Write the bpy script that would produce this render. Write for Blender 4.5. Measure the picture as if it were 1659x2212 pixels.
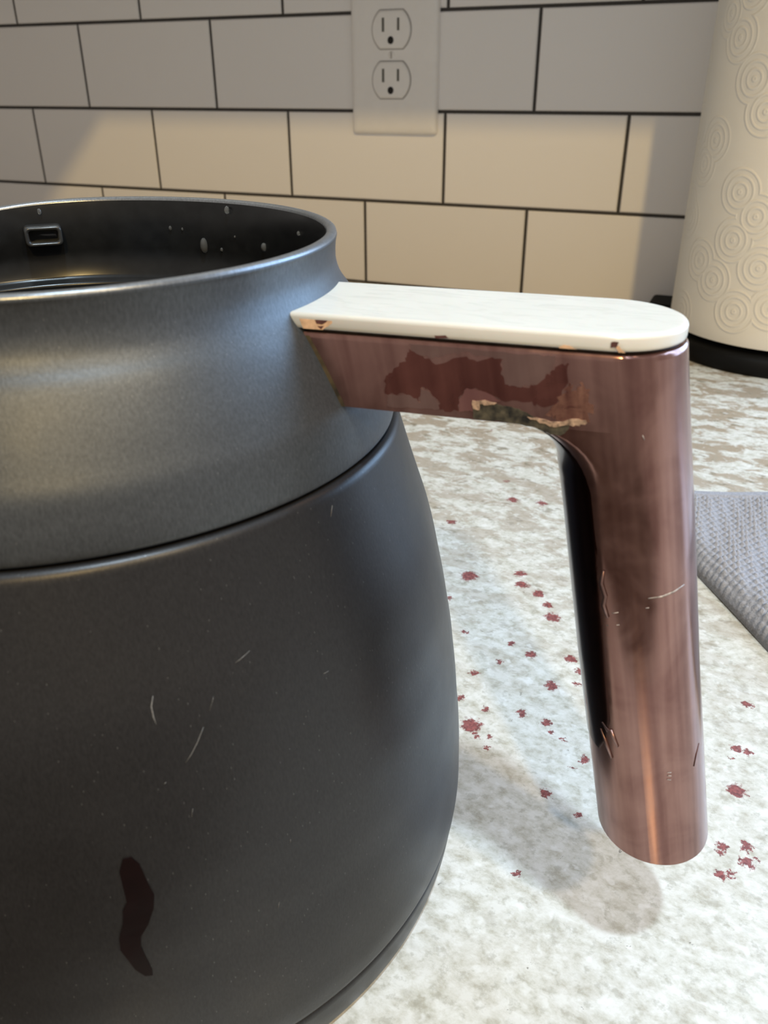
import bpy, bmesh, math, random
from mathutils import Vector, Matrix
from mathutils.geometry import tessellate_polygon
for _o in list(bpy.data.objects): bpy.data.objects.remove(_o)
S = bpy.context.scene
COL = S.collection
random.seed(7)
PI = math.pi

# ------------------------------------------------------------------ camera
CAM = Vector((0.730215, -0.738965, 0.172793))
YAW, PITCH, ROLL = -0.416140, -0.479061, -0.004029
FPX = 1790.32
fw = Vector((math.sin(YAW)*math.cos(PITCH), math.cos(YAW)*math.cos(PITCH), math.sin(PITCH)))
rt = Vector((math.cos(YAW), -math.sin(YAW), 0)); up = rt.cross(fw)
r2 = rt*math.cos(ROLL)+up*math.sin(ROLL); u2 = up*math.cos(ROLL)-rt*math.sin(ROLL)
cd = bpy.data.cameras.new('camera'); cam = bpy.data.objects.new('camera', cd); COL.objects.link(cam)
M4 = Matrix(((r2.x, u2.x, -fw.x, CAM.x), (r2.y, u2.y, -fw.y, CAM.y), (r2.z, u2.z, -fw.z, CAM.z), (0, 0, 0, 1)))
cam.matrix_world = M4
cd.sensor_fit = 'HORIZONTAL'; cd.sensor_width = 36; cd.lens = FPX*36/1659
cd.clip_start = 0.01; cd.clip_end = 50
cd.dof.use_dof = True; cd.dof.focus_distance = 0.21; cd.dof.aperture_fstop = 45
S.camera = cam

# ------------------------------------------------------------------ world, lights, exposure
w = bpy.data.worlds.new('room_air'); S.world = w; w.use_nodes = True
w.node_tree.nodes['Background'].inputs[0].default_value = (1.0, 0.92, 0.85, 1)
w.node_tree.nodes['Background'].inputs[1].default_value = 0.38
def lamp(name, loc, aim, size, power, color):
    l = bpy.data.lights.new(name, 'AREA'); l.shape = 'DISK'; l.size = size; l.energy = power; l.color = color
    o = bpy.data.objects.new(name, l); COL.objects.link(o); o.location = loc
    o.rotation_euler = (Vector(aim)-Vector(loc)).to_track_quat('-Z', 'Y').to_euler(); return o
lamp('warm_ceiling_lamp', (1.5, -2.1, 1.5), (0.4, 0, 0.05), 0.10, 17, (1.0, 0.70, 0.28))
lamp('ceiling_lamp', (0.97, -0.90, 1.5), (0.72, -0.5, 0), 0.072, 15.5, (0.68, 0.86, 1.0))
lamp('warm_ceiling_lamp', (1.75, -1.12, 1.5), (0.72, -0.5, 0), 0.10, 8.5, (1.0, 0.76, 0.42))
S.view_settings.view_transform = 'Standard'; S.view_settings.look = 'None'
S.view_settings.gamma = 1; S.view_settings.use_curve_mapping = False
S.view_settings.exposure = 0.33

# measured outlines (surface coordinates in metres / degrees)
DATA = {
    'DARK': [[0.07415, 0.13478], [0.0759, 0.13406], [0.07853, 0.13255], [0.08358, 0.13426], [0.0853, 0.13355], [0.08938, 0.13474], [0.08912, 0.13218], [0.0905, 0.13015], [0.09381, 0.13003], [0.09573, 0.13149], [0.09683, 0.13286], [0.0983, 0.13424], [0.09948, 0.13434], [0.09976, 0.13144], [0.09812, 0.12742], [0.09569, 0.12717], [0.094, 0.12766], [0.08942, 0.12743], [0.08681, 0.12871], [0.08381, 0.12909], [0.08259, 0.1272], [0.08268, 0.12495], [0.07917, 0.12482], [0.07935, 0.1262], [0.07777, 0.12807], [0.07622, 0.12838], [0.07605, 0.12519], [0.07425, 0.12524], [0.07379, 0.12702], [0.07063, 0.12671], [0.06996, 0.12733], [0.07019, 0.12961], [0.07153, 0.13107], [0.07374, 0.13258]],
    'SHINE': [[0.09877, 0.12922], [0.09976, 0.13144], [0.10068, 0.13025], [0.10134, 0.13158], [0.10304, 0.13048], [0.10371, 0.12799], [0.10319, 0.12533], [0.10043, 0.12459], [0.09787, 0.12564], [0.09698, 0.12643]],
    'GREY': [[0.07414, 0.13572], [0.07929, 0.13595], [0.08436, 0.13559], [0.08933, 0.13549], [0.09499, 0.13554], [0.0974, 0.13532], [0.09719, 0.13331], [0.09499, 0.13066], [0.09258, 0.13], [0.09049, 0.13024], [0.08915, 0.13175], [0.08942, 0.13411], [0.0865, 0.13442], [0.08355, 0.13502], [0.08019, 0.13432], [0.07808, 0.13346], [0.07503, 0.13433]],
    'PINK': [[0.0826, 0.12698], [0.08381, 0.129], [0.08681, 0.12871], [0.08942, 0.12743], [0.08732, 0.127], [0.08519, 0.12701], [0.08506, 0.1252], [0.08268, 0.12495]],
    'TAN': [[0.07054, 0.12657], [0.07424, 0.12701], [0.07626, 0.1259], [0.07622, 0.12838], [0.07777, 0.12785], [0.07913, 0.12618], [0.07939, 0.12498], [0.07628, 0.12475], [0.07063, 0.12455]],
    'CORE': [[0.08497, 0.12699], [0.0869, 0.12695], [0.0886, 0.1269], [0.09031, 0.12663], [0.09242, 0.1264], [0.09415, 0.12569], [0.09631, 0.12459], [0.09842, 0.12415], [0.10063, 0.12461], [0.10013, 0.12344], [0.09939, 0.1226], [0.09773, 0.12259], [0.09558, 0.12339], [0.09303, 0.12379], [0.09005, 0.12401], [0.08706, 0.12396], [0.08511, 0.12407]],
    'TORN': [[0.09376, 0.1253], [0.09585, 0.12516], [0.09836, 0.12481], [0.10194, 0.12572], [0.1032, 0.12524], [0.10207, 0.12446], [0.10064, 0.12452], [0.09844, 0.12393], [0.09592, 0.12437]],
    'TORN2': [[0.08484, 0.12706], [0.08688, 0.12735], [0.08881, 0.12701], [0.08735, 0.12651], [0.08607, 0.12656], [0.08603, 0.12553], [0.08504, 0.12565]],
    'CHIP_HALO': [[0.05561, 0.13861], [0.05701, 0.1391], [0.06131, 0.13909], [0.06128, 0.13802], [0.06011, 0.13721], [0.05964, 0.13674], [0.05633, 0.1365], [0.05591, 0.13742]],
    'CHIP': [[0.05834, 0.13837], [0.0595, 0.13897], [0.06063, 0.13896], [0.06038, 0.13817], [0.05945, 0.13768], [0.05855, 0.13783]],
    'CHIP2': [[0.05876, 0.13741], [0.0599, 0.13749], [0.05942, 0.1369]],
    'CHIP3': [[0.07832, 0.13728], [0.08021, 0.13742], [0.08064, 0.13703], [0.07854, 0.13687]],
    'CHIP4': [[0.10528, 0.1382], [0.10581, 0.13856], [0.1064, 0.13836], [0.10612, 0.13755], [0.10529, 0.13748]],
    'CHIP5': [[0.10604, 0.13754], [0.10645, 0.13789], [0.1069, 0.13733], [0.10753, 0.13686], [0.10659, 0.13679]],
    'CHIP6': [[0.09771, 0.13692], [0.09845, 0.13734], [0.09923, 0.13732], [0.10045, 0.13681], [0.09813, 0.13659]],
    'DRIP': [[-48.96878, 0.0669], [-48.05585, 0.06688], [-47.32444, 0.06513], [-46.79821, 0.06135], [-46.36723, 0.05891], [-46.70277, 0.05626], [-47.6288, 0.0533], [-48.5961, 0.05141], [-48.7983, 0.04939], [-48.55521, 0.04712], [-48.1005, 0.04371], [-48.12682, 0.04245], [-48.982, 0.04275], [-49.88841, 0.04469], [-50.53685, 0.04753], [-51.03587, 0.04959], [-50.94499, 0.05197], [-50.27252, 0.05462], [-49.99351, 0.0573], [-49.38769, 0.0587], [-49.49196, 0.06204], [-49.56395, 0.06478]],
    'SCR': [[[-42.56517, 0.09205], [-42.9719, 0.09059], [-42.95637, 0.08881], [-42.78806, 0.08765]], [[-30.06809, 0.09399], [-31.56458, 0.09326], [-32.23517, 0.09306]], [[-35.73597, 0.08917], [-36.54277, 0.08721]], [[-37.60239, 0.08501], [-38.68503, 0.08278], [-39.55246, 0.08129], [-40.3487, 0.08023]], [[-40.51967, 0.0721], [-40.81164, 0.07071]], [[-19.78947, 0.08466], [-20.61399, 0.08468]], [[-32.19616, 0.04681], [-32.48942, 0.04565]], [[-42.89913, 0.07796], [-43.14334, 0.07777]], [[-29.51826, 0.05846], [-29.66857, 0.05781]], [[-11.56922, 0.10959], [-12.44212, 0.10805]]],
    'DROPS': [[91.48664, 0.1371, 14], [83.09996, 0.1458, 9], [101.506, 0.14086, 6], [97.91275, 0.14075, 4], [85.7333, 0.13659, 5], [53.36662, 0.1434, 5], [70.04508, 0.1385, 10], [135.95214, 0.1452, 7], [80.95018, 0.13995, 3]],
    'SPECK': [[0.6691, -0.5418, 0.00093], [0.6782, -0.5435, 0.00069], [0.6888, -0.5411, 0.00114], [0.6763, -0.5523, 0.00201], [0.6791, -0.556, 0.00066], [0.6968, -0.542, 0.00112], [0.699, -0.5453, 0.00053], [0.6837, -0.5596, 0.00065], [0.6827, -0.5551, 0.00044], [0.7029, -0.547, 0.00052], [0.7107, -0.5528, 0.00106], [0.7083, -0.5576, 0.00042], [0.7035, -0.5696, 0.00089], [0.7133, -0.574, 0.00047], [0.7033, -0.5982, 0.00065], [0.7513, -0.5479, 0.00162], [0.75, -0.5311, 0.00095], [0.7532, -0.5311, 0.00077], [0.749, -0.5355, 0.00051], [0.7486, -0.5701, 0.00105], [0.7544, -0.567, 0.00094], [0.7547, -0.5723, 0.0011], [0.749, -0.5786, 0.00091], [0.7515, -0.577, 0.00065], [0.757, -0.5699, 0.00037], [0.7523, -0.5091, 0.00115], [0.627, -0.4317, 0.00125], [0.6485, -0.4715, 0.00222], [0.6693, -0.469, 0.0017], [0.6665, -0.4615, 0.00149], [0.6768, -0.473, 0.00143], [0.6853, -0.4865, 0.00182], [0.6817, -0.4792, 0.00117], [0.6466, -0.4889, 0.00083], [0.6755, -0.5191, 0.00084], [0.6837, -0.5111, 0.00128], [0.6967, -0.508, 0.00127], [0.6942, -0.5241, 0.00142], [0.7006, -0.5136, 0.00083], [0.7014, -0.52, 0.00071], [0.6691, -0.5284, 0.00083], [0.6758, -0.5079, 0.00087], [0.6589, -0.5074, 0.00067], [0.6455, -0.3995, 0.00175], [0.659, -0.3979, 0.00145]],
    'LEGSCR': [[[-74.58, 0.09454], [-62.15, 0.09471], [-50.46, 0.09513], [-37.28, 0.09569]], [[-106.78, 0.0904], [-100.79, 0.09099]], [[-113.17, 0.08742], [-100.83, 0.08846]], [[-67.33, 0.05659], [-63.62, 0.05647]], [[-67.57, 0.05582], [-63.85, 0.0557]], [[-68.29, 0.05493], [-64.63, 0.05472]], [[-23.61, 0.05958], [-30.59, 0.05776], [-35.63, 0.0556]], [[-77.07, 0.09262], [-74.26, 0.09271]], [[-70.27, 0.12373], [-69.0, 0.12296]]],
}

# ------------------------------------------------------------------ helpers
def tag(o, label=None, cat=None, group=None, kind=None):
    if label: o['label'] = label
    if cat: o['category'] = cat
    if group: o['group'] = group
    if kind: o['kind'] = kind
    return o
def empty(name, loc=(0, 0, 0)):
    o = bpy.data.objects.new(name, None); COL.objects.link(o); o.location = loc; o.empty_display_size = 0.02; return o
def mesh(name, verts, faces, mat, parent=None, smooth=True, loc=None, fixn=True):
    me = bpy.data.meshes.new(name); me.from_pydata([tuple(v) for v in verts], [], faces)
    if fixn:
        bm = bmesh.new(); bm.from_mesh(me); bmesh.ops.recalc_face_normals(bm, faces=bm.faces); bm.to_mesh(me); bm.free()
    me.materials.append(mat)
    if smooth:
        me.polygons.foreach_set('use_smooth', [True]*len(me.polygons))
    o = bpy.data.objects.new(name, me); COL.objects.link(o)
    if parent: o.parent = parent
    if loc: o.location = loc
    return o
def sharp(o, deg=35):
    me = o.data; bm = bmesh.new(); bm.from_mesh(me)
    for e in bm.edges:
        if len(e.link_faces) == 2 and e.calc_face_angle(0) > math.radians(deg): e.smooth = False
    bm.to_mesh(me); bm.free(); return o
def box(name, x0, x1, y0, y1, z0, z1, mat, parent=None, bev=0.0):
    bm = bmesh.new(); bmesh.ops.create_cube(bm, size=1)
    for v in bm.verts: v.co = Vector(((x0+x1)/2+v.co.x*(x1-x0), (y0+y1)/2+v.co.y*(y1-y0), (z0+z1)/2+v.co.z*(z1-z0)))
    if bev: bmesh.ops.bevel(bm, geom=list(bm.edges), offset=bev, segments=3, affect='EDGES', profile=0.5)
    me = bpy.data.meshes.new(name); bm.to_mesh(me); bm.free(); me.materials.append(mat)
    o = bpy.data.objects.new(name, me); COL.objects.link(o)
    if parent: o.parent = parent
    return o
def revolve(name, prof, mat, parent=None, n=160, dz=None, closed=False):
    V = []; F = []
    for (r, z) in prof:
        for i in range(n):
            a = 2*PI*i/n
            V.append((r*math.cos(a), r*math.sin(a), z+(dz(a, r, z) if dz else 0)))
    m = len(prof)
    for j in range(m if closed else m-1):
        k = (j+1) % m
        for i in range(n):
            i2 = (i+1) % n
            F.append((j*n+i, j*n+i2, k*n+i2, k*n+i))
    if not closed:
        if prof[0][0] < 0.001 or prof[-1][0] < 0.001: pass
    return mesh(name, V, F, mat, parent)
def loft(name, rings, mat, parent=None, cap=True, smooth=True):
    V = []; F = []; n = len(rings[0])
    for r in rings: V += [tuple(p) for p in r]
    for j in range(len(rings)-1):
        for i in range(n):
            i2 = (i+1) % n
            F.append((j*n+i, j*n+i2, (j+1)*n+i2, (j+1)*n+i))
    if cap:
        F.append(tuple(range(n))[::-1]); F.append(tuple(range((len(rings)-1)*n, len(rings)*n)))
    return mesh(name, V, F, mat, parent, smooth)
def plate(name, poly, mapf, mat, parent, thick, lift=0.0):
    """thin flake: outline poly in surface coordinates, mapf(p, h) -> point h above the surface"""
    n = len(poly)
    tris = tessellate_polygon([[Vector((p[0], p[1], 0)) for p in poly]])
    V = [mapf(p, lift+thick) for p in poly]+[mapf(p, lift) for p in poly]
    F = [tuple(t) for t in tris]+[tuple(n+i for i in reversed(t)) for t in tris]
    F += [(i, (i+1) % n, n+(i+1) % n, n+i) for i in range(n)]
    return mesh(name, V, F, mat, parent, smooth=False)
def rough(poly, amp, sub=3):
    out = []
    for i, p in enumerate(poly):
        q = poly[(i+1) % len(poly)]
        for k in range(sub):
            t = k/sub; j = amp if k else amp*0.3
            out.append((p[0]+(q[0]-p[0])*t+random.uniform(-j, j), p[1]+(q[1]-p[1])*t+random.uniform(-j, j)))
    return out

# ------------------------------------------------------------------ materials
def nmat(name):
    m = bpy.data.materials.new(name); m.use_nodes = True
    return m, m.node_tree.nodes, m.node_tree.links, m.node_tree.nodes['Principled BSDF']
def setb(b, col=None, rough=None, metal=None, spec=None, **kw):
    if col: b.inputs['Base Color'].default_value = (*col, 1)
    if rough is not None: b.inputs['Roughness'].default_value = rough
    if metal is not None: b.inputs['Metallic'].default_value = metal
    if spec is not None: b.inputs['Specular IOR Level'].default_value = spec
    for k, v in kw.items(): b.inputs[k.replace('_', ' ')].default_value = v
def N(nt, typ, **kw):
    n = nt.nodes.new(typ)
    for k, v in kw.items():
        if isinstance(k, str) and hasattr(n, k): setattr(n, k, v)
    return n
def ramp(nt, fac, stops, interp='LINEAR'):
    r = nt.nodes.new('ShaderNodeValToRGB'); r.color_ramp.interpolation = interp
    e = r.color_ramp.elements
    while len(e) < len(stops): e.new(0.5)
    for i, (p, c) in enumerate(stops):
        e[i].position = p; e[i].color = (*c, 1) if len(c) == 3 else c
    nt.links.new(fac, r.inputs[0]); return r.outputs[0]
def noise(nt, vec, scale, detail=3, rough=0.55, dist=0.0):
    n = nt.nodes.new('ShaderNodeTexNoise'); n.inputs['Scale'].default_value = scale; n.inputs['Detail'].default_value = detail
    n.inputs['Roughness'].default_value = rough; n.inputs['Distortion'].default_value = dist
    if vec is not None: nt.links.new(vec, n.inputs['Vector'])
    return n.outputs['Fac']
def mapping(nt, vec, scale=(1, 1, 1), rot=(0, 0, 0), loc=(0, 0, 0)):
    m = nt.nodes.new('ShaderNodeMapping'); m.inputs['Scale'].default_value = scale; m.inputs['Rotation'].default_value = rot; m.inputs['Location'].default_value = loc
    nt.links.new(vec, m.inputs['Vector']); return m.outputs[0]
def mix(nt, fac, a, b, blend='MIX'):
    m = nt.nodes.new('ShaderNodeMix'); m.data_type = 'RGBA'; m.blend_type = blend
    for inp, v in ((m.inputs[0], fac), (m.inputs[6], a), (m.inputs[7], b)):
        if isinstance(v, (int, float)): inp.default_value = v
        elif isinstance(v, tuple): inp.default_value = (*v, 1)
        else: nt.links.new(v, inp)
    return m.outputs[2]
def math_(nt, op, a, b=None, clamp=False):
    m = nt.nodes.new('ShaderNodeMath'); m.operation = op; m.use_clamp = clamp
    for inp, v in ((m.inputs[0], a), (m.inputs[1], b)):
        if v is None: continue
        if isinstance(v, (int, float)): inp.default_value = v
        else: nt.links.new(v, inp)
    return m.outputs[0]
def bump(nt, b, height, strength, dist):
    n = nt.nodes.new('ShaderNodeBump'); n.inputs['Strength'].default_value = strength; n.inputs['Distance'].default_value = dist
    nt.links.new(height, n.inputs['Height']); nt.links.new(n.outputs[0], b.inputs['Normal'])
def objc(nt): return nt.nodes.new('ShaderNodeTexCoord').outputs['Object']
def simple(name, col, rough=0.5, metal=0.0, spec=None, var=0.0, scale=200, **kw):
    m, n, l, b = nmat(name); setb(b, col, rough, metal, spec, **kw); nt = m.node_tree
    f = noise(nt, objc(nt), scale, 3)
    lo = tuple(c*(1-var) for c in col); hi = tuple(min(1, c*(1+var)) for c in col)
    l.new(ramp(nt, f, [(0.3, lo), (0.7, hi)]), b.inputs['Base Color'])
    return m

def granite():
    m, n, l, b = nmat('granite'); nt = m.node_tree
    co = objc(nt)
    big = noise(nt, mapping(nt, co, (1, 1.7, 1), (0, 0, 0.5)), 52, 6, 0.66, 0.5)
    fine = noise(nt, co, 300, 5, 0.62, 0.0)
    mid = noise(nt, mapping(nt, co, (1.0, 1.3, 1), (0, 0, 0.55)), 190, 6, 0.68, 0.15)
    base = ramp(nt, mid, [(0.32, (0.36, 0.34, 0.28)), (0.46, (0.49, 0.475, 0.425)), (0.60, (0.585, 0.575, 0.54))])
    # tan drifts, more of them towards the wall
    sep = nt.nodes.new('ShaderNodeSeparateXYZ'); l.new(co, sep.inputs[0])
    far = math_(nt, 'ADD', math_(nt, 'MULTIPLY', sep.outputs[1], 4.0), 2.2, True)
    tanm = math_(nt, 'MULTIPLY', ramp(nt, big, [(0.47, (0, 0, 0)), (0.55, (1, 1, 1))]), math_(nt, 'ADD', math_(nt, 'MULTIPLY', far, 0.85), 0.08))
    c = mix(nt, tanm, base, (0.27, 0.21, 0.15))
    olive = ramp(nt, noise(nt, mapping(nt, co, (1, 1.6, 1), (0, 0, 0.4)), 120, 4, 0.6), [(0.58, (0, 0, 0)), (0.66, (1, 1, 1))])
    c = mix(nt, math_(nt, 'MULTIPLY', olive, math_(nt, 'ADD', math_(nt, 'MULTIPLY', far, 0.75), 0.14)), c, (0.16, 0.135, 0.095))
    grey = ramp(nt, fine, [(0.54, (0, 0, 0)), (0.64, (1, 1, 1))])
    c = mix(nt, math_(nt, 'MULTIPLY', grey, 0.48), c, (0.28, 0.265, 0.215))
    wh = ramp(nt, noise(nt, co, 260, 2, 0.5), [(0.62, (0, 0, 0)), (0.70, (1, 1, 1))])
    c = mix(nt, math_(nt, 'MULTIPLY', wh, 0.5), c, (0.66, 0.655, 0.635))
    nv = nt.nodes.new('ShaderNodeTexNoise'); nv.inputs['Scale'].default_value = 560; nv.inputs['Detail'].default_value = 5; nv.inputs['Roughness'].default_value = 0.7; l.new(co, nv.inputs['Vector'])
    sub = nt.nodes.new('ShaderNodeVectorMath'); sub.operation = 'SUBTRACT'; l.new(nv.outputs['Color'], sub.inputs[0]); sub.inputs[1].default_value = (0.5, 0.5, 0.5)
    scl = nt.nodes.new('ShaderNodeVectorMath'); scl.operation = 'SCALE'; scl.inputs['Scale'].default_value = 0.0068; l.new(sub.outputs[0], scl.inputs[0])
    add = nt.nodes.new('ShaderNodeVectorMath'); add.operation = 'ADD'; l.new(co, add.inputs[0]); l.new(scl.outputs[0], add.inputs[1])
    # small charcoal grains
    v = nt.nodes.new('ShaderNodeTexVoronoi'); v.inputs['Scale'].default_value = 150; l.new(add.outputs[0], v.inputs['Vector'])
    sepc = nt.nodes.new('ShaderNodeSeparateColor'); l.new(v.outputs['Color'], sepc.inputs[0])
    blk = math_(nt, 'MULTIPLY', math_(nt, 'LESS_THAN', v.outputs['Distance'], 0.06), math_(nt, 'GREATER_THAN', sepc.outputs[0], 0.6))
    c = mix(nt, math_(nt, 'MULTIPLY', blk, 0.75), c, (0.10, 0.09, 0.075))
    # garnet specks: positions of the visible ones plus scattered ones beyond
    cur = None
    for (x, y, r) in DATA['SPECK']:
        d = nt.nodes.new('ShaderNodeVectorMath'); d.operation = 'DISTANCE'; l.new(add.outputs[0], d.inputs[0]); d.inputs[1].default_value = (x, y, 0.0)
        q = math_(nt, 'DIVIDE', d.outputs['Value'], r*1.65+0.0002)
        cur = q if cur is None else math_(nt, 'MINIMUM', cur, q)
    v2 = nt.nodes.new('ShaderNodeTexVoronoi'); v2.inputs['Scale'].default_value = 75; l.new(add.outputs[0], v2.inputs['Vector'])
    sc2 = nt.nodes.new('ShaderNodeSeparateColor'); l.new(v2.outputs['Color'], sc2.inputs[0])
    clus = noise(nt, co, 22, 2)
    rnd = math_(nt, 'MULTIPLY', math_(nt, 'LESS_THAN', v2.outputs['Distance'], 0.10), math_(nt, 'MULTIPLY', math_(nt, 'GREATER_THAN', sc2.outputs[0], 0.6), math_(nt, 'GREATER_THAN', clus, 0.60)))
    red = math_(nt, 'MAXIMUM', ramp(nt, cur, [(0.72, (1, 1, 1)), (1.0, (0, 0, 0))]), math_(nt, 'MULTIPLY', rnd, 0.7))
    redc = ramp(nt, noise(nt, co, 900, 2), [(0.35, (0.11, 0.022, 0.026)), (0.7, (0.27, 0.065, 0.062))])
    c = mix(nt, math_(nt, 'MULTIPLY', red, 0.93), c, redc)
    l.new(c, b.inputs['Base Color']); setb(b, rough=0.22, spec=0.35)
    bump(nt, b, fine, 0.02, 0.001)
    return m

def carafe_paint(name, col, rough_):
    m, n, l, b = nmat(name); nt = m.node_tree; co = objc(nt)
    st = mapping(nt, co, (1, 1, 0.35))
    g = noise(nt, st, 2600, 2, 0.7)
    big = noise(nt, co, 60, 3)
    lo = tuple(c*0.80 for c in col); hi = tuple(c*1.22 for c in col)
    c = ramp(nt, g, [(0.3, lo), (0.7, hi)])
    v = nt.nodes.new('ShaderNodeTexVoronoi'); v.inputs['Scale'].default_value = 1500; l.new(st, v.inputs['Vector'])
    sc = nt.nodes.new('ShaderNodeSeparateColor'); l.new(v.outputs['Color'], sc.inputs[0])
    sp = math_(nt, 'MULTIPLY', math_(nt, 'LESS_THAN', v.outputs['Distance'], 0.11), math_(nt, 'GREATER_THAN', sc.outputs[1], 0.80))
    c = mix(nt, math_(nt, 'MULTIPLY', sp, 0.22), c, (0.34, 0.34, 0.33))
    l.new(c, b.inputs['Base Color'])
    setb(b, metal=0.55, spec=0.5)
    r = ramp(nt, big, [(0.3, (rough_-0.03,)*3), (0.7, (rough_+0.05,)*3)]); l.new(r, b.inputs['Roughness'])
    bump(nt, b, g, 0.07, 0.0003)
    return m

def copper(name, dark, light, rough_, psc=85):
    m, n, l, b = nmat(name); nt = m.node_tree; co = objc(nt)
    st = mapping(nt, mapping(nt, co, (1, 1, 1), (0, 0.208, 0)), (1, 1, 0.03))
    s = noise(nt, st, 500, 2, 0.5)
    p = noise(nt, co, psc, 4, 0.6, 0.8)
    f = math_(nt, 'ADD', math_(nt, 'MULTIPLY', s, 0.5), math_(nt, 'MULTIPLY', p, 0.5))
    l.new(ramp(nt, f, [(0.36, dark), (0.62, light)]), b.inputs['Base Color'])
    l.new(ramp(nt, p, [(0.3, (rough_-0.06,)*3), (0.7, (rough_+0.08,)*3)]), b.inputs['Roughness'])
    setb(b, metal=0.9, spec=0.5)
    bump(nt, b, s, 0.03, 0.0004)
    return m

def towel_paper():
    m, n, l, b = nmat('paper'); nt = m.node_tree
    uv = nt.nodes.new('ShaderNodeTexCoord').outputs['UV']
    def rings(sc, off):
        v = nt.nodes.new('ShaderNodeTexVoronoi'); v.voronoi_dimensions = '2D'; v.inputs['Scale'].default_value = sc; v.inputs['Randomness'].default_value = 0.95
        l.new(mapping(nt, uv, (1, 1, 1), (0, 0, 0), off), v.inputs['Vector'])
        d = v.outputs['Distance']
        ring = math_(nt, 'SINE', math_(nt, 'MULTIPLY', d, 46))
        fade = ramp(nt, d, [(0.44, (1, 1, 1)), (0.52, (0, 0, 0))])
        return math_(nt, 'MULTIPLY', math_(nt, 'POWER', math_(nt, 'MAXIMUM', ring, 0.0), 0.6), fade)
    h = rings(33, (0, 0, 0))
    g = noise(nt, mapping(nt, uv, (1, 1, 1)), 1500, 3)
    hh = math_(nt, 'ADD', h, math_(nt, 'MULTIPLY', g, 0.30))
    setb(b, (0.80, 0.775, 0.72), 0.95, spec=0.1)
    bump(nt, b, hh, 0.45, 0.0011)
    return m

def tilemat():
    m, n, l, b = nmat('glazed_tile'); nt = m.node_tree
    oi = nt.nodes.new('ShaderNodeObjectInfo')
    c = ramp(nt, oi.outputs['Random'], [(0.0, (0.85, 0.83, 0.82)), (1.0, (0.885, 0.865, 0.855))])
    l.new(c, b.inputs['Base Color']); setb(b, rough=0.38, spec=0.4)
    bump(nt, b, noise(nt, objc(nt), 28, 2), 0.12, 0.002)
    return m

def cap_mat():
    m, n, l, b = nmat('ivory_cap'); nt = m.node_tree; co = objc(nt)
    f = noise(nt, co, 60, 3)
    l.new(ramp(nt, f, [(0.3, (0.585, 0.575, 0.535)), (0.7, (0.625, 0.615, 0.575))]), b.inputs['Base Color'])
    sm = noise(nt, mapping(nt, co, (1, 3.0, 1), (0, 0, -0.1)), 95, 4, 0.6, 1.0)
    l.new(ramp(nt, sm, [(0.50, (0.26,)*3), (0.60, (0.10,)*3)]), b.inputs['Roughness'])
    wet = ramp(nt, sm, [(0.56, (0, 0, 0)), (0.64, (1, 1, 1))]); bump(nt, b, wet, 0.07, 0.0003)
    setb(b, spec=0.5, Subsurface_Weight=0.12, Subsurface_Scale=0.004)
    return m
MAT = {}
MAT['tile'] = tilemat()
MAT['grout'] = simple('dark_grout', (0.055, 0.05, 0.046), 0.9, var=0.2, scale=600)
MAT['paint'] = simple('wall_paint', (0.55, 0.53, 0.50), 0.8, var=0.03, scale=5)
MAT['dimpaint'] = simple('room_paint', (0.23, 0.205, 0.18), 0.8, var=0.03, scale=5)
MAT['wood'] = simple('floor_wood', (0.06, 0.038, 0.027), 0.5, var=0.15, scale=14)
MAT['cabinet'] = simple('cabinet_paint', (0.50, 0.48, 0.45), 0.5, var=0.03, scale=8)
MAT['plastic'] = simple('outlet_plastic', (0.86, 0.835, 0.81), 0.35, var=0.015, scale=90)
MAT['gapshade'] = simple('gap_shadow', (0.36, 0.34, 0.32), 0.6, var=0.05)  # grey that paints the shadow ring round the receptacles; reused in the screw slot
MAT['slot'] = simple('slot_dark', (0.10, 0.095, 0.08), 0.6, var=0.1)
MAT['hole'] = simple('hole_dark', (0.012, 0.010, 0.008), 0.7, var=0.1)
MAT['black'] = simple('black_base', (0.003, 0.003, 0.003), 0.6, spec=0.15, var=0.2)
MAT['body'] = carafe_paint('carafe_body_paint', (0.025, 0.024, 0.025), 0.38)
MAT['neck'] = carafe_paint('carafe_neck_paint', (0.064, 0.069, 0.075), 0.42)
MAT['rim'] = carafe_paint('carafe_rim_highlight', (0.17, 0.18, 0.195), 0.27)  # lightened lip: its bright highlight and worn edge put into the colour
MAT['liner'] = simple('liner_plastic', (0.006, 0.0065, 0.007), 0.26, spec=0.35, var=0.3, scale=300)
MAT['tabm'] = simple('catch_plastic', (0.030, 0.032, 0.035), 0.25, var=0.2, scale=400)
MAT['lid'] = cap_mat()
MAT['copper'] = copper('copper', (0.205, 0.105, 0.092), (0.345, 0.200, 0.172), 0.19)
MAT['darkcopper'] = copper('copper_red', (0.125, 0.045, 0.038), (0.215, 0.085, 0.070), 0.26)
MAT['greycopper'] = copper('copper_grey', (0.22, 0.13, 0.115), (0.30, 0.19, 0.17), 0.36)
MAT['pinkcopper'] = copper('copper_pink', (0.30, 0.14, 0.13), (0.38, 0.19, 0.17), 0.33)
MAT['shinecopper'] = copper('copper_highlight', (0.17, 0.065, 0.055), (0.46, 0.235, 0.165), 0.28, 420)  # shimmering highlight painted into the copper colour
MAT['reflectcopper'] = simple('copper_dark_reflection', (0.045, 0.020, 0.016), 0.14, 1.0, var=0.4, scale=120)  # copper darkened to paint in the reflected carafe
MAT['core'] = simple('exposed_core', (0.045, 0.038, 0.024), 0.6, var=0.95, scale=700)
MAT['torn'] = simple('torn_edge', (0.34, 0.23, 0.16), 0.5, var=0.65, scale=1200)
MAT['chip'] = simple('chip_brown', (0.085, 0.03, 0.025), 0.5, var=0.3, scale=900)
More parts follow.
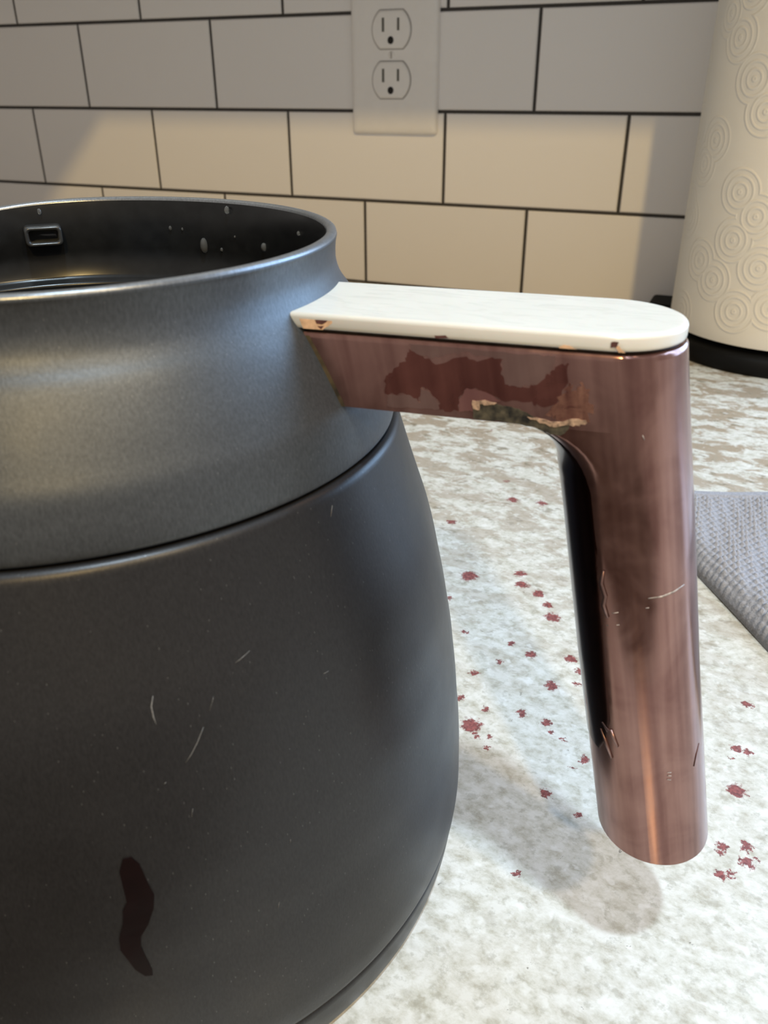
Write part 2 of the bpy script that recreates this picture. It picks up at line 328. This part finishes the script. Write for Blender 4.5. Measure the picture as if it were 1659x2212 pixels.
MAT['tan'] = simple('chip_tan', (0.62, 0.40, 0.25), 0.5, var=0.25, scale=700)
MAT['gasket'] = simple('gasket', (0.05, 0.035, 0.015), 0.6, var=0.7, scale=400)
MAT['scratch'] = simple('scratch_white', (0.36, 0.32, 0.29), 0.6, var=0.6, scale=1500)
MAT['fine_scratch'] = simple('scratch_grey', (0.13, 0.125, 0.12), 0.6, var=0.3, scale=2500)
MAT['drip'] = simple('coffee_wet', (0.005, 0.0016, 0.0016), 0.42, spec=0.12, var=0.2)
MAT['granite'] = granite()
MAT['paper'] = towel_paper()
MAT['card'] = simple('card_core', (0.35, 0.26, 0.17), 0.9, var=0.1)
def cloth_mat():
    m, n, l, b = nmat('grey_knit'); nt = m.node_tree; co = objc(nt)
    f = noise(nt, co, 1300, 3, 0.6)
    l.new(ramp(nt, f, [(0.3, (0.215, 0.212, 0.225)), (0.7, (0.34, 0.335, 0.36))]), b.inputs['Base Color'])
    setb(b, rough=0.95, spec=0.1); bump(nt, b, f, 0.4, 0.0008)
    return m
MAT['cloth'] = cloth_mat()
def water():
    m, n, l, b = nmat('water'); setb(b, (0.72, 0.75, 0.78), 0.02); b.inputs['Transmission Weight'].default_value = 0.93; b.inputs['IOR'].default_value = 1.33
    return m
MAT['water'] = water()
def skyglow():
    m, n, l, b = nmat('daylight_pane'); b.inputs['Base Color'].default_value = (0, 0, 0, 1)
    b.inputs['Emission Color'].default_value = (0.42, 0.66, 1.0, 1); b.inputs['Emission Strength'].default_value = 8.5
    return m
MAT['sky'] = skyglow()

# ------------------------------------------------------------------ the room
W, H, J = 0.154, 0.074857, 0.0027
wall = box('wall_back', -1.4, 0.855, 0.0016, 0.12, -0.03, 1.5, MAT['grout']); tag(wall, kind='structure')
def tile_mesh():
    a, h = (W-J)/2, (H-J)/2; c = 0.0009
    V = []
    for (dx, y) in ((0, 0.006), (0, 0.0009), (c, 0.0)):
        V += [(-a+dx, y, -h+dx), (a-dx, y, -h+dx), (a-dx, y, h-dx), (-a+dx, y, h-dx)]
    F = []
    for k in (0, 4):
        for i in range(4): F.append((k+i, k+(i+1) % 4, k+4+(i+1) % 4, k+4+i))
    F.append((8, 9, 10, 11))
    me = bpy.data.meshes.new('tile'); me.from_pydata(V, [], F); me.materials.append(MAT['tile'])
    bm = bmesh.new(); bm.from_mesh(me); bmesh.ops.recalc_face_normals(bm, faces=bm.faces); bm.to_mesh(me); bm.free()
    # front face must look towards the room
    return me
tm = tile_mesh()
for row in range(5):
    for k in range(-3, 7):
        x = (k+0.5)*W+(0.5*W if row % 2 == 0 else 0)
        if x+W/2 > 0.87: continue
        o = bpy.data.objects.new('tile', tm); COL.objects.link(o); o.parent = wall; o.location = (x, 0, (row+0.5)*H)
wallu = box('wall_upper', -1.4, 3.0, 0.13, 0.2, 1.2, 1.55, MAT['paint']); tag(wallu, kind='structure')
fl = box('floor', -1.5, 3.2, -3.6, 0.2, -0.96, -0.91, MAT['wood']); tag(fl, kind='structure')
# unseen upper cabinet and deeper hood unit, added to shade the wall
t1 = box('unseen_cabinet_1', 0.313, 0.855, -0.33, -0.001, 0.354, 1.2, MAT['cabinet']); tag(t1, kind='structure')
t2 = box('unseen_cabinet_2', -1.0, 0.312, -0.60, -0.001, 0.354, 1.2, MAT['cabinet']); tag(t2, kind='structure')
# window over the sink, right of the frame
win = empty('window_1', (1.36, 0.03, 0.12)); tag(win, kind='structure')
mesh('pane', [(-0.45, 0.02, 0), (0.45, 0.02, 0), (0.45, 0.02, 0.95), (-0.45, 0.02, 0.95)], [(0, 1, 2, 3)], MAT['sky'], win, False, fixn=False)
for (x0, x1, z0, z1) in ((-0.5, -0.45, -0.05, 1.0), (0.45, 0.5, -0.05, 1.0), (-0.45, 0.45, -0.05, 0), (-0.45, 0.45, 0.95, 1.0), (-0.012, 0.012, 0, 0.95)):
    box('window_frame', x0, x1, -0.03, 0.03, z0, z1, MAT['paint'], win)

ct = box('countertop', -1.4, 2.4, -0.715, 0.0, -0.032, 0.0, MAT['granite'])
tag(ct, 'white granite countertop with tan drifts and dark red specks', 'countertop')

# ------------------------------------------------------------------ wall outlet
out = empty('wall_outlet', (0.4160, 0, 0.1925)); tag(out, 'white duplex wall outlet with cover plate on the tiled wall', 'outlet')
def rrect(hw, hh, r, n=6):
    P = []
    for cx, cz, a0 in ((hw-r, hh-r, 0), (-hw+r, hh-r, 90), (-hw+r, -hh+r, 180), (hw-r, -hh+r, 270)):
        for i in range(n+1):
            a = math.radians(a0+90*i/n); P.append((cx+r*math.cos(a), cz+r*math.sin(a)))
    return P
def stack(name, outline, levels, mat, parent, loc=(0, 0, 0)):
    """levels: (inset scale in metres, y) from wall to room"""
    rings = []
    for ins, y in levels:
        ring = []
        mx = max(p[0] for p in outline); mz = max(p[1] for p in outline)
        for (x, z) in outline: ring.append((loc[0]+x*(mx-ins)/mx, loc[1]+y, loc[2]+z*(mz-ins)/mz))
        rings.append(ring)
    o = loft(name, rings, mat, parent); return sharp(o, 40)
stack('cover_plate', rrect(0.0397, 0.0610, 0.003), [(0, 0.0), (0, -0.0025), (0.001, -0.0042), (0.0028, -0.0052), (0.006, -0.0056)], MAT['plastic'], out)
def recept_outline():
    P = []
    R, hw = 0.0172, 0.0172; hz = 0.0139
    a0 = math.asin(hz/R)
    for i in range(15): a = -a0+2*a0*i/14; P.append((R*math.cos(a), R*math.sin(a)))
    for i in range(15): a = PI-a0+2*a0*i/14; P.append((R*math.cos(a), R*math.sin(a)))
    return P
for zc in (0.0187, -0.0187):
    rc = stack('receptacle', recept_outline(), [(0, -0.0050), (0, -0.0068), (0.0006, -0.0075), (0.002, -0.0077)], MAT['plastic'], out, (-0.0012, 0, zc))
    gr = stack('receptacle_shadow', [(x*1.055, z*1.06) for x, z in recept_outline()], [(0, -0.0050), (0, -0.00585)], MAT['gapshade'], out, (-0.0012, 0, zc))  # ring coloured grey to paint the shadow around the receptacle
    s1 = box('slot', -0.0091, -0.0071, -0.0080, -0.0070, zc-0.0016, zc+0.0086, MAT['slot'], rc)
    s2 = box('slot', 0.0047, 0.0066, -0.0080, -0.0070, zc-0.0008, zc+0.0083, MAT['slot'], rc)
    g = [(0.0027*math.cos(2*PI*i/20)-0.0012, 0.0029*math.sin(2*PI*i/20)) for i in range(20)]
    loft('ground_hole', [[(x, -0.0070, zc-0.0078+z) for x, z in g], [(x, -0.0080, zc-0.0078+z) for x, z in g]], MAT['hole'], rc)
sg = [(0.0028*math.cos(2*PI*i/20)-0.0012, 0.0028*math.sin(2*PI*i/20)) for i in range(20)]
scw = loft('screw', [[(x, -0.0050, z) for x, z in sg], [(x, -0.0061, z) for x, z in sg], [(x*0.8-0.0002, -0.0064, z*0.8) for x, z in sg]], MAT['plastic'], out)
box('screw_slot', -0.0018, -0.0006, -0.0066, -0.0060, -0.0024, 0.0024, MAT['gapshade'], scw)

# ------------------------------------------------------------------ paper towel on its stand
TX, TY, TR = 0.754, -0.0835, 0.0775
roll = empty('paper_towel_roll', (TX, TY, 0.017)); tag(roll, 'roll of white embossed paper towels standing on a black stand', 'paper towels')
def towel_roll():
    n, m, hgt = 128, 40, 0.279
    V, F, UV = [], [], []
    for j in range(m+1):
        for i in range(n+1):
            a = 2*PI*i/n
            rr = TR-(0.0012 if j in (0, m) else 0)
            V.append((rr*math.cos(a), rr*math.sin(a), hgt*j/m))
    for j in range(m):
        for i in range(n): F.append((j*(n+1)+i, j*(n+1)+i+1, (j+1)*(n+1)+i+1, (j+1)*(n+1)+i))
    me = bpy.data.meshes.new('sheet_wrap'); me.from_pydata(V, [], F); me.materials.append(MAT['paper'])
    ul = me.uv_layers.new(name='UVMap')
    for lp in me.loops:
        k = lp.vertex_index; i, j = k % (n+1), k//(n+1)
        ul.data[lp.index].uv = (TR*2*PI*i/n, hgt*j/m)
    me.polygons.foreach_set('use_smooth', [True]*len(me.polygons))
    o = bpy.data.objects.new('sheet_wrap', me); COL.objects.link(o); o.parent = roll
    for z in (0.0, hgt):
        V = []; nn = 96
        for r in (TR-0.0012, 0.021): V += [(r*math.cos(2*PI*i/nn), r*math.sin(2*PI*i/nn), z) for i in range(nn)]
        mesh('roll_end', V, [(i, (i+1) % nn, nn+(i+1) % nn, nn+i) for i in range(nn)], MAT['paper'], roll)
    revolve('card_tube', [(0.021, 0.0), (0.021, hgt), (0.0195, hgt), (0.0195, 0.0)], MAT['card'], roll, 48, closed=True)
towel_roll()
st = empty('paper_towel_stand', (TX, TY, 0)); tag(st, 'black round paper towel stand under the white roll', 'stand')
revolve('base_disc', [(0.0005, 0.0), (0.0805, 0.0), (0.0818, 0.002), (0.0818, 0.010), (0.0790, 0.0125), (0.024, 0.0168), (0.0005, 0.0168)], MAT['black'], st, 96)
box('foot', 0.655-TX, 0.700-TX, -0.050-TY, -0.012-TY, 0.0, 0.0155, MAT['black'], st, 0.003)
revolve('post', [(0.007, 0.0165), (0.007, 0.32), (0.012, 0.325), (0.012, 0.335), (0.0005, 0.338)], MAT['black'], st, 32)

# ------------------------------------------------------------------ grey knitted dish cloth
def cloth():
    # near edge runs along e1, far hem along e2; corner K
    import mathutils
    B0, B1 = Vector((0.7315, -0.4376)), Vector((0.7574, -0.4780))
    T0, T1 = Vector((0.7236, -0.3739)), Vector((0.7532, -0.3627))
    d1 = (B1-B0).normalized(); d2 = (T1-T0).normalized()
    cr = d1.x*d2.y-d1.y*d2.x
    t = ((T0-B0).x*d2.y-(T0-B0).y*d2.x)/cr
    K = B0+d1*t
    nu, nv = 330, 300; Lu, Lv = 0.16, 0.15
    V, F = [], []
    rnd = random.Random(3)
    top = 0.0095
    for j in range(nv+1):
        for i in range(nu+1):
            a, b = Lu*i/nu, Lv*j/nv
            # a along d1 (towards camera), b along d2 (to the right)
            p = K+d1*a+d2*b
            edge = min(b, 0.02)   # distance from the near-left edge
            e2 = min(a, 0.02)
            rr = 0.0088
            z = top
            if b < rr: z = top-rr+math.sqrt(max(0, rr*rr-(rr-b)**2))
            if a < 0.004: z = min(z, top-0.0035+0.0035*math.sqrt(max(0, 1-((0.004-a)/0.004)**2)))
            # stitches: rows of slanting little loops
            hem = a < 0.0085
            if not hem:
                pu, pv = 0.0032, 0.0025
                row = math.floor(b/pv); fr = b/pv-row
                ph = (a/pu+0.5*(row % 2)+0.35*fr)
                st = math.sin(2*PI*ph)*0.5+0.5
                hgt = 0.0021*(st**0.7)*math.sin(PI*fr)**0.6
                hgt *= 0.65+0.5*math.sin(a*310+row*1.7)*math.sin(b*450+a*130)
                z += hgt-0.0010
            elif a > 0.0072: z -= 0.0010
            q = p
            z = max(z, 0.0004)
            V.append((q.x, q.y, z+0.0003*math.sin(a*90)+0.0003*math.sin(b*120)))
    for j in range(nv):
        for i in range(nu): F.append((j*(nu+1)+i, j*(nu+1)+i+1, (j+1)*(nu+1)+i+1, (j+1)*(nu+1)+i))
    n0 = len(V)
    # skirt down to the counter, set back under the rounded edge
    rim = [i for i in range(nu+1)]+[j*(nu+1)+nu for j in range(1, nv+1)]+[nv*(nu+1)+i for i in range(nu-1, -1, -1)]+[j*(nu+1) for j in range(nv-1, 0, -1)]
    ctr = K+d1*Lu/2+d2*Lv/2
    for k in rim:
        p = Vector(V[k][:2]); q = p+(ctr-p).normalized()*0.0015
        V.append((q.x, q.y, 0.0002))
    m = len(rim)
    for k in range(m): F.append((rim[k], rim[(k+1) % m], n0+(k+1) % m, n0+k))
    o = mesh('dish_cloth', V, F, MAT['cloth'])
    tag(o, 'grey knitted dish cloth lying on the granite right of the carafe handle', 'cloth')
cloth()

# ------------------------------------------------------------------ coffee carafe
AX, AY = 0.606274, -0.615420
TH = math.radians(7.2)
U = Vector((math.cos(TH), math.sin(TH), 0)); NV = Vector((-math.sin(TH), math.cos(TH), 0))
car = empty('coffee_carafe', (AX, AY, 0)); tag(car, 'open dark grey coffee carafe with worn copper handle and white cap', 'carafe')
def dip(a, r, z):
    d = (math.degrees(a)-187+180) % 360-180
    k = max(0.0, min(1.0, (z-0.128)/0.018))
    return -0.007*math.exp(-(d/32.0)**2)*k
PROF = [(0.0796, 0.0), (0.0810, 0.006), (0.0818, 0.0125), (0.0823, 0.018), (0.0822, 0.024), (0.082, 0.03), (0.0816, 0.036), (0.081, 0.042), (0.0805, 0.048), (0.0798, 0.054), (0.0791, 0.06), (0.0781, 0.066), (0.0771, 0.072), (0.0759, 0.078), (0.0747, 0.084), (0.0732, 0.09), (0.0713, 0.096), (0.0694, 0.102), (0.0676, 0.108), (0.0669, 0.1104)]
def spl(prof, n=4):
    out = []
    for i in range(len(prof)-1):
        p0 = prof[max(0, i-1)]; p1 = prof[i]; p2 = prof[i+1]; p3 = prof[min(len(prof)-1, i+2)]
        for k in range(n):
            t = k/n
            out.append(tuple(0.5*((2*p1[c])+(-p0[c]+p2[c])*t+(2*p0[c]-5*p1[c]+4*p2[c]-p3[c])*t*t+(-p0[c]+3*p1[c]-3*p2[c]+p3[c])*t**3) for c in (0, 1)))
    out.append(prof[-1]); return out
lower = [p for p in PROF if p[1] >= 0.0128]
body = revolve('body', [(0.074, 0.0124), (0.0812, 0.0124), (0.0817, 0.0128)]+spl([(0.0819, 0.0135)]+lower)+[(0.0667, 0.1111), (0.0663, 0.1118), (0.0657, 0.1122), (0.0650, 0.1123), (0.0640, 0.1119), (0.060, 0.1118)], MAT['body'], car, 200)
base = revolve('base_ring', [(0.0005, 0.0004), (0.070, 0.0004), (0.0780, 0.0), (0.0794, 0.0008)]+spl([(0.0800, 0.002), (0.0809, 0.006), (0.0815, 0.0112)], 3)+[(0.0812, 0.0119), (0.0806, 0.0122), (0.074, 0.0122)], MAT['body'], car, 200)
NECK = [(0.0655, 0.1131), (0.0656, 0.1140), (0.0654, 0.1165), (0.0650, 0.119), (0.0643, 0.1222), (0.0628, 0.1255), (0.0603, 0.1307), (0.0578, 0.1354), (0.0561, 0.1378), (0.05505, 0.1397), (0.0544, 0.1420), (0.0543, 0.1440), (0.0545, 0.1462), (0.0547, 0.1470)]
neck = revolve('neck', [(0.060, 0.1122), (0.0640, 0.1124), (0.0651, 0.1127)]+spl(NECK, 4)+[(0.05462, 0.1473)], MAT['neck'], car, 200, dz=dip)
rim = revolve('rim', [(0.05462, 0.1473), (0.0545, 0.1477), (0.0541, 0.14795), (0.0536, 0.1480), (0.0530, 0.14785), (0.0527, 0.1475), (0.0526, 0.1472)], MAT['rim'], car, 200, dz=dip)
liner = revolve('inner_wall', [(0.0526, 0.1472), (0.0523, 0.146), (0.0518, 0.142), (0.0515, 0.136), (0.0513, 0.1300), (0.0504, 0.1290), (0.0492, 0.1285), (0.0488, 0.1280), (0.0489, 0.1270), (0.051, 0.124), (0.055, 0.118), (0.062, 0.108), (0.070, 0.09), (0.077, 0.05), (0.077, 0.03), (0.070, 0.016), (0.0005, 0.014)], MAT['liner'], car, 160, dz=dip)
def rbody(z):
    P = PROF+NECK
    for (r0, z0), (r1, z1) in zip(P[:-1], P[1:]):
        if z0 <= z <= z1: return r0+(r1-r0)*(z-z0)/max(1e-9, z1-z0)
    return P[-1][0]
def on_body(p, h):
    a = math.radians(p[0]); r = rbody(p[1])+h
    return (r*math.cos(a), r*math.sin(a), p[1])
dr = plate('coffee_drip', DATA['DRIP'], on_body, MAT['drip'], body, 0.0003, -0.0001); dr['label'] = 'dark wet coffee drip'
def strip(name, pts, mapf, mat, parent, hw, h=0.00008):
    V, F = [], []
    n = len(pts)
    P = [Vector(mapf(p, h)) for p in pts]
    for i in range(n):
        d = (P[min(n-1, i+1)]-P[max(0, i-1)]).normalized()
        nr = (Vector(mapf(pts[i], 0.01))-Vector(mapf(pts[i], 0))).normalized()
        s = d.cross(nr)*hw*(0.4 if i in (0, n-1) else 1)
        for q in (P[i]+s, P[i]-s, P[i]-s-nr*h*1.5, P[i]+s-nr*h*1.5): V.append(tuple(q))
    for i in range(n-1):
        for k in range(4): F.append((4*i+k, 4*i+(k+1) % 4, 4*i+4+(k+1) % 4, 4*i+4+k))
    F += [(0, 1, 2, 3), (4*n-4, 4*n-3, 4*n-2, 4*n-1)]
    return mesh(name, V, F, mat, parent)
for i, s in enumerate(DATA['SCR']): strip('scratch', s, on_body, MAT['fine_scratch'], body, 0.00005 if i else 0.00010)

# the catch moulded on the inside of the rim
ta, tz = math.radians(136.0), 0.1400
def catch():
    er = Vector((math.cos(ta), math.sin(ta), 0)); et = Vector((-math.sin(ta), math.cos(ta), 0)); ez = Vector((0, 0, 1))
    def ring(hw, hh, r, rad): return [tuple(er*rad+et*x+ez*(tz+z)) for x, z in rrect(hw, hh, r, 5)]
    rings = [ring(0.0044, 0.0024, 0.001, 0.0524), ring(0.0042, 0.0022, 0.001, 0.0478), ring(0.0039, 0.0019, 0.0009, 0.0475), ring(0.0034, 0.0015, 0.0008, 0.0477), ring(0.0032, 0.0013, 0.0007, 0.0510)]
    o = loft('lid_catch', rings, MAT['tabm'], car); o['label'] = 'hollow rectangular catch inside the rim'
catch()

# handle: horizontal slices, round leg below, straight arm above
def interp(x, xs, ys):
    if x <= xs[0]: return ys[0]
    for i in range(len(xs)-1):
        if x <= xs[i+1]: return ys[i]+(ys[i+1]-ys[i])*(x-xs[i])/(xs[i+1]-xs[i])
    return ys[-1]
ZO = [0.0301, 0.0537, 0.0759, 0.1052, 0.1223, 0.1345, 0.137]; SO = [0.1376, 0.1329, 0.1284, 0.1229, 0.1195, 0.1172, 0.1168]
def s_out(z): return interp(z, ZO, SO)
HW = 0.0123
def ring_at(z, s_in, e_in, w_=HW, so=None, n=28, a_out=None):
    so = s_out(z) if so is None else so
    ao = 0.0115 if a_out is None else a_out
    c = so-ao
    P = []
    for i in range(n+1):
        t = -PI/2+PI*i/n; P.append((c+ao*math.cos(t), w_*math.sin(t)))
    ci = s_in+e_in
    for i in range(n+1):
        t = PI/2+PI*i/n; P.append((ci+e_in*math.cos(t), w_*math.sin(t)))
    return [tuple(U*s+NV*q+Vector((0, 0, z))) for s, q in P]
def inner(z):
    return s_out(z)-0.0226
rings = []
zb = 0.0325
rings.append(ring_at(zb, inner(zb)+0.0006, 0.0107, HW-0.0006, s_out(zb)-0.0006, a_out=0.0107))
for k in range(0, 21):
    z = zb+0.0004+(0.1125-zb-0.0004)*k/20
    rings.append(ring_at(z, inner(z), 0.0111))
cz, cs, cr = 0.1133, 0.0880, 0.0105
for k in range(1, 11):
    t = (PI/2)*k/10
    z = cz+cr*math.sin(t)
    s = cs+cr*math.cos(t)
    s = min(s, inner(0.1125)+0.0002)
    e = 0.0111-(0.0111-0.004)*(k/10)
    rings.append(ring_at(z, s, e))
zt = 0.1238
rings.append(ring_at(zt, 0.0600, 0.0004))
def s_neck(z): return rbody(z)-0.0034
for z in (0.1242, 0.127, 0.130, 0.133, 0.1352):
    rings.append(ring_at(z, s_neck(z), 0.0004))
rings.append(ring_at(0.1358, s_neck(0.1358), 0.0004, HW, s_out(0.1358)))
rings.append(ring_at(0.13615, s_neck(0.136), 0.0004, HW-0.0003, s_out(0.136)-0.0003))
handle = sharp(loft('handle', rings, MAT['copper'], car), 42); handle['label'] = 'worn copper handle with peeling finish'
gk = loft('gasket', [ring_at(0.1358, 0.0545, 0.0004, HW-0.0012, 0.1156), ring_at(0.1372, 0.0538, 0.0004, HW-0.0012, 0.1156)], MAT['gasket'], car, smooth=False)
LW, LS = 0.0126, 0.1166
lidr = []
for ins, z in ((0.0006, 0.13675), (0.0001, 0.13685), (0.0, 0.1370), (0.0, 0.1374), (0.0, 0.1386), (0.0001, 0.1389), (0.00035, 0.13915), (0.0007, 0.13925), (0.0011, 0.13928), (0.0016, 0.13928), (0.004, 0.13928)):
    lidr.append(ring_at(z, 0.0533, 0.0004, LW-ins, LS-ins, n=36, a_out=0.0123-ins))
cap = loft('handle_cap', lidr, MAT['lid'], car); cap['label'] = 'glossy white cap on top of the handle'

def on_side(off):
    def f(p, h): return tuple(U*p[0]-NV*(off+h)+Vector((0, 0, p[1])))
    return f
arm = on_side(HW); lidside = on_side(LW)
def clampz(poly, lo, hi): return [(s, min(hi, max(lo, z))) for s, z in poly]
for key, mat, t, amp in (('DARK', 'darkcopper', 0.00003, 0.0002), ('GREY', 'greycopper', 0.00005, 0.0002), ('PINK', 'pinkcopper', 0.00006, 0.0001), ('TAN', 'greycopper', 0.00006, 0.0001), ('SHINE', 'shinecopper', 0.00006, 0.0004)):  # SHINE paints a highlight; the other patches are worn film
    plate('film_and_shine_patch', clampz(rough(DATA[key], amp*1.5, 5), 0.1242, 0.1355), arm, MAT[mat], handle, t)
plate('exposed_core', rough(clampz(DATA['CORE'], 0.1225, 0.14), 0.00015), arm, MAT['core'], handle, 0.00009)['label'] = 'dark exposed core where the copper peeled off'
plate('torn_edge', rough(DATA['TORN'], 0.0002), arm, MAT['torn'], handle, 0.00016)
plate('torn_edge', rough(DATA['TORN2'], 0.00015), arm, MAT['torn'], handle, 0.00016)
for key, mat, t in (('CHIP_HALO', 'tan', 0.00002), ('CHIP', 'chip', 0.00005), ('CHIP2', 'chip', 0.00005), ('CHIP3', 'chip', 0.00005), ('CHIP4', 'chip', 0.00005), ('CHIP5', 'tan', 0.00004), ('CHIP6', 'tan', 0.00004)):
    plate('chip', clampz(rough(DATA[key], 0.00006), 0.1368, 0.1384), lidside, MAT[mat], cap, t)
def s_surf(z): return math.sqrt(max(0, rbody(z)**2-HW**2))
zz = [0.1238+0.0118*k/10 for k in range(11)]
seam = [(s_surf(z)-0.0002, z) for z in zz]+[(s_surf(z)+0.00075, z) for z in reversed(zz)]
plate('seam', seam, arm, MAT['gasket'], handle, 0.0001, -0.00005)
plate('seam', seam, lambda p, h: tuple(U*p[0]+NV*(HW+h)+Vector((0, 0, p[1]))), MAT['gasket'], handle, 0.0001, -0.00005)
# inner face of the leg: dark reflection of the carafe painted as colour
def on_leg(p, h):
    z = p[1]; c = s_out(z)-0.0113; a = math.radians(p[0])
    return tuple(U*(c+(0.0113+h)*math.cos(a))+NV*((HW+h)*math.sin(a))+Vector((0, 0, z)))
def reflection_strip():
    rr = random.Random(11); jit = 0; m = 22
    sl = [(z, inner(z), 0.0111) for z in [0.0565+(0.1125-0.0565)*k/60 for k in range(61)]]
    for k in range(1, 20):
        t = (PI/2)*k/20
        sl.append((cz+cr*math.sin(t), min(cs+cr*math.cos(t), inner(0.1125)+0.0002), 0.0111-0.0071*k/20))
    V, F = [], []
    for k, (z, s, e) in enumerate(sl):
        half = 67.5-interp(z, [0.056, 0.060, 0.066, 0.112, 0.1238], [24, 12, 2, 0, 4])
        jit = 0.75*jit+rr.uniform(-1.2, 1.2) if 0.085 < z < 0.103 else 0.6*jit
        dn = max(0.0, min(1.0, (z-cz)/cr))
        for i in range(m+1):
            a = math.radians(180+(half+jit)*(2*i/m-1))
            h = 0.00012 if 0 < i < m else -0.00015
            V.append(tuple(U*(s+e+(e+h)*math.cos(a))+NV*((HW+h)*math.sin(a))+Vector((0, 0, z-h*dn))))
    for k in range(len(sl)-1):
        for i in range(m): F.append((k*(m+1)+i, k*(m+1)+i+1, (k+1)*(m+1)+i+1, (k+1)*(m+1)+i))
    o = mesh('inner_reflection', V, F, MAT['reflectcopper'], handle); o['label'] = 'dark carafe reflection painted on the inner face of the handle leg'
reflection_strip()
for i, s in enumerate(DATA['LEGSCR']):
    strip('scratch', s, on_leg, MAT['chip'] if i == 6 else MAT['scratch'], handle, 0.00016 if i in (0, 1, 2, 6) else 0.00012)

for pts in ([(-111, 0.0985), (-114.5, 0.0958), (-111.5, 0.0935), (-114, 0.0915), (-110.5, 0.0893)], [(-128, 0.0645), (-122, 0.0632), (-119, 0.0638), (-113, 0.0605)], [(-131, 0.0625), (-126, 0.0595), (-121, 0.0568)]):
    strip('peel_edge', pts, on_leg, MAT['greycopper'], handle, 0.0003, 0.00035)
# ------------------------------------------------------------------ water droplets inside the rim
DL = ['largest water droplet hanging in the middle of the inner wall of the carafe', 'round water droplet just under the back rim of the carafe', 'small twin water droplet left of the large droplet inside the carafe', 'tiny water droplet beside the small twin droplet inside the carafe', 'small water droplet right of the large droplet inside the carafe', 'water droplet near the right end inside the carafe rim', 'flat smeared water droplet low on the inner wall near the handle', 'water droplet above the rectangular catch inside the carafe', 'tiniest water droplet high inside the carafe']
for (a, z, s), lb in zip(DATA['DROPS'], DL):
    r = s*0.00009
    bm = bmesh.new(); bmesh.ops.create_uvsphere(bm, u_segments=18, v_segments=12, radius=1)
    for v in bm.verts: v.co = Vector((v.co.x*0.8*r, v.co.y*r*0.75, v.co.z*r*(1.35 if s > 12 else 1.0)*(1.0 if v.co.z < 0 else 1.15)))
    me = bpy.data.meshes.new('water_droplet'); bm.to_mesh(me); bm.free(); me.materials.append(MAT['water'])
    me.polygons.foreach_set('use_smooth', [True]*len(me.polygons))
    o = bpy.data.objects.new('water_droplet', me); COL.objects.link(o)
    R = 0.0514+max(0, min(1, (z-0.136)/0.006))*0.0004-0.0001
    aa = math.radians(a); o.location = (AX+R*math.cos(aa), AY+R*math.sin(aa), z); o.rotation_euler = (0, 0, aa)
    tag(o, lb, 'droplet', 'water droplets inside the carafe')
